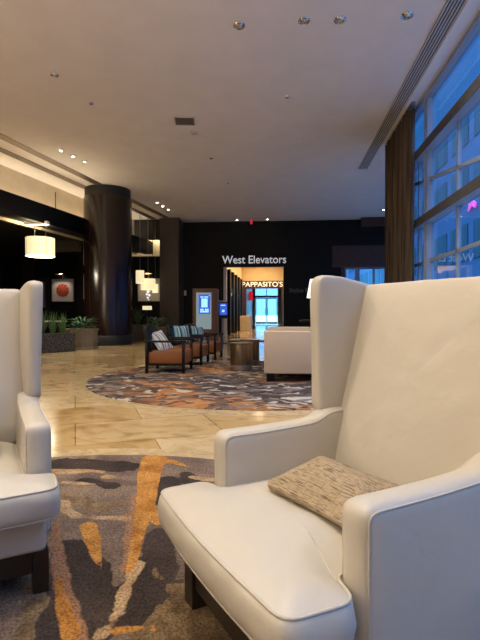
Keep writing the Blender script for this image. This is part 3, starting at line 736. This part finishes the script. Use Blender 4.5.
# ============================================================ ceiling fixtures
def diffuser():
    t = thing('linear_diffuser', 'long slotted air diffuser in the ceiling beside the window wall', 'vent', (2.15, 0, CEIL-.032))
    obj('backing', box(NB(), 0, .25, -5.9, 13.9, .015, .03), 'black', t)
    for k in range(6):
        obj('slat', box(NB(), k*.045, k*.045+.022, -5.9, 13.9, 0, .018), 'slat', t)
    obj('end_cap', box(NB(), 0, .25, 13.88, 13.9, 0, .02), 'slat', t)
diffuser()
struct('trim_15', box(NB(), 2.40, 2.47, -5.9, 12.0, CEIL-.05, CEIL), 'ceiling')
def downlight(label, x, y, group, lit, e=0, r_=.085, tilt=.0, spot=R(120), col=WARM):
    t = thing('downlight', label, 'ceiling light', (x, y, CEIL-.03), random.uniform(0, 6), group)
    obj('trim_ring', lathe(NB(), [(r_*.78, .03), (r_*1.0, .03), (r_*1.05, .02), (r_*.98, .008), (r_*.80, .012), (r_*.78, .03)], seg=28), 'chrome' if not lit else 'slat', t, 40)
    mx = Matrix.Translation((0, 0, .03)) @ Matrix.Rotation(tilt, 4, 'X')
    obj('reflector', lathe(NB(), [(r_*.80, .0), (r_*.62, -.022), (r_*.45, -.026), (r_*.40, -.01), (r_*.8, .0)], seg=28, mx=mx), 'chrome', t, 40)
    obj('bulb', lathe(NB(), [(r_*.42, -.004), (r_*.36, -.03), (0, -.036)], seg=20, mx=mx), 'bulb' if lit else 'chrome', t, 40)
    if e: light('lamp_light', 'SPOT', (0, 0, -.07), e, col, t, .06, angle=spot, blend=1.0)
    return t
DL = 'chrome downlights across the front of the ceiling'
for (x, y), lb in zip(((-.615, 6.868), (.302, 6.831), (.801, 6.852), (1.708, 6.841)), ('leftmost', 'second from left', 'third from left', 'rightmost')):
    downlight(f'chrome eyeball downlight in the top row, {lb} of four', x, y, DL, False, 85, .085, R(20))
G3 = 'lit downlights by the column'
for (x, y), lb in zip(((-5.545, 11.70), (-5.43, 12.15), (-5.31, 12.60)), ('nearest', 'middle', 'farthest')):
    downlight(f'glowing downlight left of the column, {lb} of three in line', x, y, G3, True, 90, .08)
for (x, y), lb in zip(((-4.61, 17.5), (-4.55, 18.1), (-4.48, 18.7)), ('nearest', 'middle', 'farthest')):
    downlight(f'glowing downlight right of the column, {lb} of three in line', x, y, 'lit downlights behind the column', True, 12, .09)
for x, lb in ((-1.98, 'left'), (-.64, 'right')):
    downlight(f'glowing downlight washing the dark wall above the sign, {lb} one', x, 21.0, 'downlights above the sign', True, 3, .09)
downlight('small glowing downlight near the curtain at the far right', 4.0, 19.5, None, True, 6, .1)
for x, y in ((-.35, 1.9), (-.9, .9), (-1.9, 2.2), (-.9, 3.4), (-2.2, -1.2)):
    downlight('recessed downlight above the wing chairs, out of the picture', x, y, 'downlights over the wing chairs', False, 92, .085)
for x, y in ((-3.4, 4.0), (-3.9, 8.0), (-6.2, 5.0)):
    downlight('recessed downlight over the marble floor at left', x, y, 'downlights over the marble floor', False, 90, .07)
# flat vent, detector, sprinklers
t = thing('ceiling_vent', 'square ceiling vent grille in the middle of the ceiling', 'vent', (-2.07, 10.15, CEIL-.02), R(8))
obj('frame', ring_bm(0, 0, .27, .31, 0, .02, seg=4), 'slat', t, rot=(0, 0, R(45)))
obj('grille', box(NB(), -.2, .2, -.2, .2, .006, .02), 'slot', t)
for k in range(9): obj('slat', box(NB(), -.2, .2, -.18+k*.043, -.165+k*.043, 0, .01), 'steel', t)
t = thing('smoke_detector', 'round white smoke detector beside the square vent', 'smoke detector', (-1.98, 10.78, CEIL-.06))
obj('housing', lathe(NB(), [(0, 0), (.05, 0), (.08, .02), (.085, .06), (0, .06)], seg=32), 'slat', t, 40); obj('indicator', lathe(NB(), [(0, -.006), (.012, -.004), (.012, .002), (0, .002)], seg=12), 'chrome', t, 40)
for (x, y), lb in zip(((-3.72, 9.15), (.09, 9.2), (-1.877, 12.647), (-1.70, 15.1), (-7.0, 12.2)), ('left of the vent', 'above the white chair right of the vent', 'just beyond the smoke detector', 'farthest down the middle', 'left edge of ceiling by the slots')):
    t = thing('sprinkler', f'tiny ceiling sprinkler, {lb}', 'sprinkler', (x, y, CEIL-.035), 0, 'ceiling sprinklers')
    obj('plate', lathe(NB(), [(0, .02), (.04, .02), (.045, .035), (0, .035)], seg=20), 'chrome', t, 40); obj('head', lathe(NB(), [(0, 0), (.02, 0), (.012, .02), (0, .02)], seg=12), 'chrome', t, 40)
# red exit marker hanging from ceiling
t = thing('exit_sign', 'small red exit sign hanging from the ceiling before the dark wall', 'sign', (-1.33, 20.8, 4.90))
obj('face', box(NB(), -.05, .05, -.02, .02, 0, .2), 'exit_red', t); obj('stem', box(NB(), -.01, .01, -.01, .01, .2, .25), 'steel', t)

# ============================================================ lettering
def text(name, s, size, loc, m, ext=.02, align='LEFT', parent=None, width=None, rot=(R(90), 0, 0)):
    cu = bpy.data.curves.new('txt', 'FONT'); cu.body = s; cu.size = size; cu.extrude = ext; cu.align_x = align; cu.offset = size*.004
    to = bpy.data.objects.new('txt', cu); C.objects.link(to); bpy.context.view_layer.update()
    me = bpy.data.meshes.new_from_object(to.evaluated_get(bpy.context.evaluated_depsgraph_get())); bpy.data.objects.remove(to)
    me.name = name; me.materials.clear(); me.materials.append(M[m])
    if width:
        xs = [v.co.x for v in me.vertices]; k = width/(max(xs)-min(xs)); x0 = min(xs)
        for v in me.vertices: v.co.x = (v.co.x-x0)*k
    o = bpy.data.objects.new(name, me); C.objects.link(o); o.location = loc; o.rotation_euler = rot
    if parent: o.parent = parent
    return o
tag(text('wall_lettering', 'West Elevators', .50, (-2.68, BY-.05, 3.27), 'letters', .03, width=2.86), 'pale metal West Elevators lettering on the dark wall over the passage', 'sign')
tag(text('wall_lettering', 'Skyline Business', .26, (.33, BY-.03, 1.97), 'letters_dim', .015, width=1.45), 'dim small lettering on the dark wall right of the passage', 'sign')
tag(text('shop_sign', "PAPPASITO'S", .44, (-2.56, 30.86, 2.74), 'neon', .03, width=2.6), 'lit capital lettering across the far end of the passage', 'sign')
t = thing('exit_sign', 'small red lit sign on the passage side wall beside the glass doors', 'sign', (-2.66, 40.5, 2.1)); obj('face', box(NB(), -.1, .22, -.03, .03, 0, .75), 'exit_red', t); obj('bracket', box(NB(), -.12, -.1, -.04, .04, -.02, .77), 'black', t)

# passage contents
t = thing('reception_stand', 'tan block stand against the left side of the passage', 'counter', (-2.1, 28.2, 0))
obj('body', box(NB(), -.34, .28, -.3, .3, 0, .84, .01), 'tan_stone', t); obj('counter_top', box(NB(), -.36, .30, -.32, .32, .84, .88, .008), 'cream_wall', t)
for y, lb in ((23.6, 'nearest'), (26.9, 'second')):
    t = thing('wall_sconce', f'small glowing wall sconce in the passage, {lb} one', 'lamp', (-2.575, y, 1.95), 0, 'passage sconces')
    obj('plate', box(NB(), 0, .02, -.05, .05, -.12, .12), 'brass', t); obj('lamp_shade', lathe(NB(), [(.02, -.07), (.035, .08), (.03, .08), (.02, -.07)], .07, 0, 20), 'neon', t, 40)
    light('sconce_light', 'POINT', (.12, 0, .2), 3, WARM, t, .04)
for y, lb in ((23.5, 'nearest'), (26.5, 'middle'), (29.3, 'farthest')):
    t = thing('ceiling_light', f'flush warm ceiling panel in the passage, {lb} of three', 'ceiling light', (-1.27, y, 4.21), 0, 'passage ceiling lights')
    obj('diffuser', box(NB(), -.4, .4, -.4, .4, 0, .02), 'bulb', t); obj('frame', ring_bm(0, 0, .57, .62, 0, .04, seg=4), 'steel', t, rot=(0, 0, R(45)))
    light('panel_light', 'AREA', (0, 0, -.03), 26, (1, .66, .32), t, sx=.8, sy=.8)

# ============================================================ kiosks
t = thing('information_kiosk', 'tall wooden information kiosk with lit blue screen by the dark wall', 'kiosk', (-2.62, 16.1, 0), R(3))
obj('cabinet', box(NB(), -.40, .40, 0, .22, 0, 1.88, .01), 'kiosk_wood', t)
obj('side_panel', box(NB(), .30, .46, .02, .30, 0, 1.86), 'kiosk_wood', t)
sc = obj('screen', box(NB(), -.28, .24, -.02, .0, .50, 1.74, .004), 'screen_off', t)
obj('screen_image', box(NB(), -.19, .20, -.026, -.019, 1.02, 1.68), 'screen_blue', sc)
b = NB(); box(b, -.10, .11, -.032, -.025, 1.24, 1.54); box(b, -.13, -.03, -.032, -.025, 1.57, 1.61); box(b, .0, .13, -.032, -.025, 1.57, 1.61)
box(b, -.14, -.02, -.032, -.025, 1.13, 1.19); box(b, .02, .15, -.032, -.025, 1.13, 1.19); box(b, -.14, .15, -.032, -.025, 1.07, 1.12); box(b, .16, .185, -.032, -.025, 1.63, 1.655)
obj('screen_graphic', b, 'screen_light', sc)
t = thing('tablet_kiosk', 'small blue screen terminal on a dark post beside the passage', 'kiosk', (-2.08, 16.6, 0), R(2))
obj('foot', box(NB(), -.2, .2, -.15, .15, 0, .03, .005), 'black', t); obj('post', tube(NB(), [(.02, 0, .02), (.02, 0, .95)], .035, 12), 'steel', t, 40)
obj('housing', box(NB(), -.17, .19, -.05, .08, .86, 1.44, .02), 'black', t); obj('header', box(NB(), -.16, .12, -.07, .02, 1.42, 1.48, .01), 'slat', t)
sc = obj('screen', box(NB(), -.08, .18, -.058, -.049, .98, 1.38), 'screen_blue', t)
obj('screen_graphic', box(box(NB(), -.0, .09, -.064, -.057, 1.08, 1.16), -.04, .12, -.064, -.057, 1.30, 1.33), 'screen_light', sc)

# small fitting on the dark wall
t = thing('wall_switch', 'tiny pale wall fitting on the dark wall right of the pillar', 'switch', (-4.38, BY-.02, 1.95)); obj('plate', box(NB(), -.05, .05, 0, .02, -.12, .12), 'steel', t); obj('toggle', box(NB(), -.02, .02, -.015, 0, -.04, .04), 'slat', t)

# ============================================================ left alcove
# pendant drum lamp
t = thing('pendant_lamp', 'large cream drum pendant lamp hanging in the left alcove', 'lamp', (-7.04, 13.5, 0))
obj('lamp_shade', lathe(NB(), [(.40, 2.70), (.40, 3.24), (.392, 3.24), (.392, 2.70), (.40, 2.70)], seg=64), 'shade', t, 40)
obj('diffuser', lathe(NB(), [(0, 2.71), (.39, 2.71), (.39, 2.72), (0, 2.72)], seg=64), 'bulb', t, 40)
b = NB()
for k in range(4):
    a = k*PI/2+.9; tube(b, [(.40*math.cos(a), .40*math.sin(a), 2.70), (.40*math.cos(a), .40*math.sin(a), 3.24)], .006, 6)
obj('shade_rib', b, 'brass', t)
b = NB()
for sx_ in (-.17, .17): tube(b, [(sx_, 0, 3.24), (sx_, 0, 3.63)], .008, 6)
box(b, -.40, .40, -.015, .015, 3.22, 3.24); obj('suspension_rod', b, 'steel', t)
obj('ceiling_plate', box(NB(), -.45, .25, -.08, .08, 3.62, 3.72), 'slat', t)
light('bulb_light', 'POINT', (0, 0, 2.95), 18, WARM, t, .1)
light('bulb_light', 'POINT', (0, 0, 2.55), 10, WARM, t, .15)
for (x, y), lb in zip(((-5.2, -2.6), (-5.6, 2.4)), ('behind and left of the wing chairs', 'over the marble floor at left')):  # added pendants out of view, put in to light the ceiling
    q = dup(t, (x, y, 0), 0, f'added unseen cream drum pendant lighting the ceiling, {lb}')
    light('ceiling_fill', 'POINT', (0, 0, 3.9), 90, WARM, q, .25)
    for c_ in list(q.children):
        if c_.name.startswith('suspension_rod') or c_.name.startswith('ceiling_plate'): bpy.data.objects.remove(c_)
    obj('suspension_rod', tube(NB(), [(0, 0, 2.9), (0, 0, CEIL)], .01, 6), 'steel', q)
# cove light hidden in the bulkhead trough: an LED strip facing up at the cream wall
t = thing('cove_light', 'hidden warm strip light in the trough over the bulkhead', 'strip light', (0, 0, 0))
obj('strip', strip(NB(), -8, 9, .52, .56, 3.78, 3.80), 'bulb', t)
obj('trough', strip(NB(), -8, 9, .5, .58, 3.72, 3.78), 'steel', t)
for s in (-5.5, -1.5, 2.5, 6.5):
    p = LP(s, .50); light('strip_light', 'AREA', (p[0], p[1], 3.84), 15, (1, .76, .45), t, rot=(R(180), R(-50), -math.atan2(.155, .988)), sx=.08, sy=4)
# panelled wall front with recessed doors
b = NB()
for x0, x1 in ((-13.6, -13.0), (-12.1, -11.5), (-9.0, -8.3)): box(b, x0, x1, BY-.12, BY, 0, 3.6)
struct('trim_16', b, 'dark_panel')
d_ = struct('door_2', box(NB(), -11.5, -10.75, BY-.06, BY, 0, 2.7), 'dark_panel'); obj('pane', box(NB(), -11.35, -10.95, BY-.075, BY-.06, 1.3, 2.5), 'steel', d_); obj('door_handle', box(NB(), -10.9, -10.86, BY-.11, BY-.06, 1.0, 1.15), 'chrome', d_)
for z0, z1 in ((2.85, 3.72), (1.55, 2.55)):
    pass
struct('trim_17', box(NB(), -7.66, -7.60, 18.0, 18.06, 1.6, 2.55), 'slat'); struct('trim_18', box(NB(), -7.66, -7.60, 18.0, 18.06, 2.9, 3.72), 'slat')
b = NB(); box(b, -7.9, -7.4, 18.06, 18.2, 0, 3.72); struct('wall_alcove_pier', b, 'wall_dark')
# framed picture: plain red disc on pale ground
m, n = base('red_disc_print', .6); M['disc'] = m
tcn = n.new('ShaderNodeTexCoord'); sx = n.new('ShaderNodeSeparateXYZ'); n.link(tcn.outputs['Object'], sx.inputs[0])
an = n.math('ARCTAN2', sx.outputs['Z'], sx.outputs['X']); w_ = n.math('ABSOLUTE', n.math('SINE', n.math('MULTIPLY', an, 5)))
n.color(n.ramp(w_, [(.0, (.80, .38, .18)), (.30, (.55, .06, .02)), (1, (.36, .03, .012))]))
def picture(label, x, y, z, w_, h_, disc=True):
    t = thing('framed_picture', label, 'picture', (x, y, z))
    obj('canvas', box(NB(), -w_/2, w_/2, -.04, 0, -h_/2, h_/2, .004), 'art_paper', t)
    if disc:
        b = NB(); lathe(b, [(0, .0), (.29, .0), (.30, -.004), (.30, -.02), (0, -.02)], seg=48, mx=Matrix.Rotation(R(90), 4, 'X') @ Matrix.Translation((0, 0, .058)))
        obj('print', b, 'disc', t, 40)
    obj('frame', ring_bm(0, 0, w_*.707, w_*.707+.03, -.03, .03, seg=4), 'steel', t, rot=(R(90), R(45), 0)) if abs(w_-h_) < .1 else None
    pl = obj('picture_light', tube(tube(NB(), [(0, 0, h_/2), (0, -.05, h_/2+.22), (0, -.28, h_/2+.22)], .012), [(-.22, -.3, h_/2+.21), (.22, -.3, h_/2+.21)], .03, 10), 'brass', t, 40)
    light('picture_lamp', 'SPOT', (0, -.45, h_/2+.35), 14, (1, .85, .7), t, .03, rot=(R(28), 0, 0), angle=R(80), blend=.8)
    return t
picture('framed picture of a red disc under a picture light in the left alcove', -10.13, BY-.0, 2.10, 1.02, 1.02)
picture('pale framed picture half hidden just right of the round column', -6.05, BY-.0, 2.1, 1.0, 1.0, False)
# bench/ledge behind planters
t = thing('ledge_table', 'low pale edged table behind the granite planter', 'table', (-7.75, 15.0, 0)); obj('table_top', box(NB(), -.7, .7, -.25, .25, .76, .80), 'slat', t)
for sx_ in (-.65, .6): obj('leg', box(NB(), sx_, sx_+.05, -.2, .2, 0, .76), 'black', t)
# granite trough planter
A = Vector((-6.75, 11.05)); B_ = Vector((-5.66, 12.75)); d_ = (B_-A); Lg = d_.length; az = math.atan2(d_.y, d_.x)
A2 = A-d_.normalized()*1.6
t = thing('trough_planter', 'long dark granite trough planter left of the column', 'planter', (A2.x, A2.y, 0), az)
Lt = Lg+1.6
b = NB(); box(b, 0, Lt, 0, .5, 0, .05); box(b, 0, Lt, 0, .05, .0, .50); box(b, 0, Lt, .45, .5, 0, .5); box(b, 0, .05, .05, .45, 0, .5); box(b, Lt-.05, Lt, .05, .45, 0, .5)
obj('body', b, 'granite', t); obj('soil', box(NB(), .05, Lt-.05, .05, .45, .05, .47), 'soil', t)
rz = Matrix.Rotation(az, 4, 'Z')
def blade(bm, base_, direction, L_, w_, droop, seg=6):
    b0 = bmesh.new(); d = Vector(direction).normalized(); side = Vector((-d.y, d.x, 0)); side = side.normalized() if side.length > 1e-4 else Vector((1, 0, 0))
    pr = None; p = Vector(base_)
    for i in range(seg+1):
        s = i/seg; ww = w_*(1-s)**.6*(.5+.5*min(1, s*4)); q = p+d*L_*s+Vector((d.x, d.y, -1))*(droop*s*s*L_)
        cur = (b0.verts.new(q-side*ww/2), b0.verts.new(q+Vector((0, 0, -.1*ww))), b0.verts.new(q+side*ww/2))
        if pr:
            b0.faces.new((pr[0], pr[1], cur[1], cur[0])); b0.faces.new((pr[1], pr[2], cur[2], cur[1]))
        pr = cur
    merge(bm, b0)
def spiky(nb, h, sd, spread=.55, w_=.022):
    rnd = random.Random(sd); b = NB()
    for k in range(nb):
        a = rnd.uniform(0, 2*PI); tl = rnd.uniform(.05, spread)
        blade(b, (rnd.uniform(-.05, .05), rnd.uniform(-.05, .05), 0), (math.cos(a)*tl, math.sin(a)*tl, 1), h*rnd.uniform(.6, 1.1), w_, rnd.uniform(.0, .25))
    return b
names = ['nearest the left wing chair', 'second along', 'third along', 'fourth along', 'fifth along', 'sixth along', 'seventh along', 'at the column end']
for k in range(8):
    p = Vector((A2.x, A2.y, 0)) + rz @ Vector((Lt-.22-(7-k)*.31, .25, 0))
    o = obj('spiky_plant', spiky(46, .70, k, .42, .026), 'greenery', None, 0, loc=(p.x, p.y, .47), rot=(0, 0, k)); tag(o, f'spiky green grass plant in the granite trough, {names[k]}', 'plant', 'grass plants in the granite trough')
# octagonal timber planter with leafy plant
def octo_planter(label, x, y, r_, h, sd, leaf_h=.35, rz_=0):
    t = thing('potted_plant', label, 'potted plant', (x, y, 0), rz_)
    obj('pot', lathe(NB(), [(0, .04), (r_*.93, .04), (r_*.97, h-.04), (r_*.9, h-.04), (r_*.88, h-.12), (0, h-.12)], seg=8), 'pot_wood', t)
    obj('foot', lathe(NB(), [(0, 0), (r_*1.0, 0), (r_*1.0, .07), (r_*.9, .08), (0, .08)], seg=8), 'pot_wood', t)
    obj('band', lathe(NB(), [(r_*.9, .19), (r_*1.0, .19), (r_*1.0, .25), (r_*.9, .25), (r_*.9, .19)], seg=8), 'pot_wood', t)
    obj('rim', lathe(NB(), [(r_*.88, h-.07), (r_*1.03, h-.07), (r_*1.05, h), (r_*.88, h), (r_*.88, h-.07)], seg=8), 'pot_wood', t)
    obj('soil', lathe(NB(), [(0, h-.07), (r_*.9, h-.07), (r_*.9, h-.1), (0, h-.1)], seg=8), 'soil', t)
    rnd = random.Random(sd); b = NB()
    for k in range(110):
        a = rnd.uniform(0, 2*PI); rr = r_*.7*math.sqrt(rnd.random()); z = h-.05+rnd.uniform(.05, leaf_h); tl = rnd.uniform(.5, 2)
        blade(b, (rr*math.cos(a), rr*math.sin(a), z), (math.cos(a+rnd.uniform(-.5, .5))*tl, math.sin(a+rnd.uniform(-.5, .5))*tl, .7), rnd.uniform(.12, .24), .07, rnd.uniform(.2, .7), 4)
    for k in range(16):
        a = rnd.uniform(0, 2*PI); rr = r_*.5*rnd.random(); tube(b, [(rr*.4*math.cos(a), rr*.4*math.sin(a), h-.1), (rr*math.cos(a), rr*math.sin(a), h+leaf_h*.7)], .006, 5)
    obj('foliage', b, 'leafy', t, 0)
    return t
octo_planter('leafy plant in an octagonal timber planter beside the round column', -5.82, 13.55, .46, .60, 1, .34, R(22))
octo_planter('leafy plant in a timber planter right of the round column', -4.62, 17.3, .42, .55, 4, .36, R(10))
t = thing('box_planter', 'grey box planter with tall grasses right of the column', 'planter', (-5.50, 18.0, 0)); obj('body', box(NB(), -.3, .3, -.3, .3, 0, .58, .01), 'pot_wood', t); obj('soil', box(NB(), -.27, .27, -.27, .27, .57, .59), 'soil', t)
o = obj('grass_plant', spiky(60, .75, 31, .5, .03), 'greenery', None, 0, loc=(-5.50, 18.0, .585)); tag(o, 'tall grassy plant standing in the grey box planter', 'plant')
# three pendant shades beyond the column
for (x, z0, z1, r_, yy), lb in zip(((-6.02, 2.27, 2.80, .17, -.6), (-5.67, 2.03, 2.50, .31, 0), (-5.36, 1.93, 2.30, .13, .55)), ('upper left small', 'wide middle', 'lower right small')):
    t = thing('pendant_lamp', f'cream lit pendant shade beyond the column, {lb} one', 'lamp', (x*(1+yy/20), 20.0+yy, 0), 0, 'cluster of pendant lamps')
    if r_ > .3: wide_pendant = t
    obj('lamp_shade', lathe(NB(), [(r_, z0), (r_, z1), (r_-.01, z1), (r_-.01, z0), (r_, z0)], seg=40), 'shade_far', t, 40)
    obj('suspension_rod', tube(tube(NB(), [(0, 0, z1-.02), (0, 0, CEIL)], .01, 6), [(-r_, 0, z1-.02), (r_, 0, z1-.02)], .006, 6), 'steel', t)
M['crystal'] = mat('crystal', (.8, .8, .8), .15, emit=(.9, .93, 1), es=.5)
b = NB()
for k, (dx, z, r_) in enumerate(((0, 1.95, .07), (-.06, 1.84, .05), (.05, 1.80, .06), (-.02, 1.70, .05), (.02, 1.62, .035))): lathe(b, [(0, z-r_), (r_, z), (0, z+r_)], dx, 0, 8)
obj('crystal_drop', b, 'crystal', wide_pendant)
t = thing('table_lantern', 'low glowing lantern on a stand behind the plants', 'lamp', (-5.60, 19.6, 0))
obj('lamp_shade', box(NB(), -.18, .18, -.09, .09, 1.18, 1.34, .02), 'shade_far', t); obj('stand', lathe(NB(), [(0, 0), (.2, 0), (.2, .03), (.03, .06), (.03, 1.19), (0, 1.19)], seg=24), 'black', t, 40)
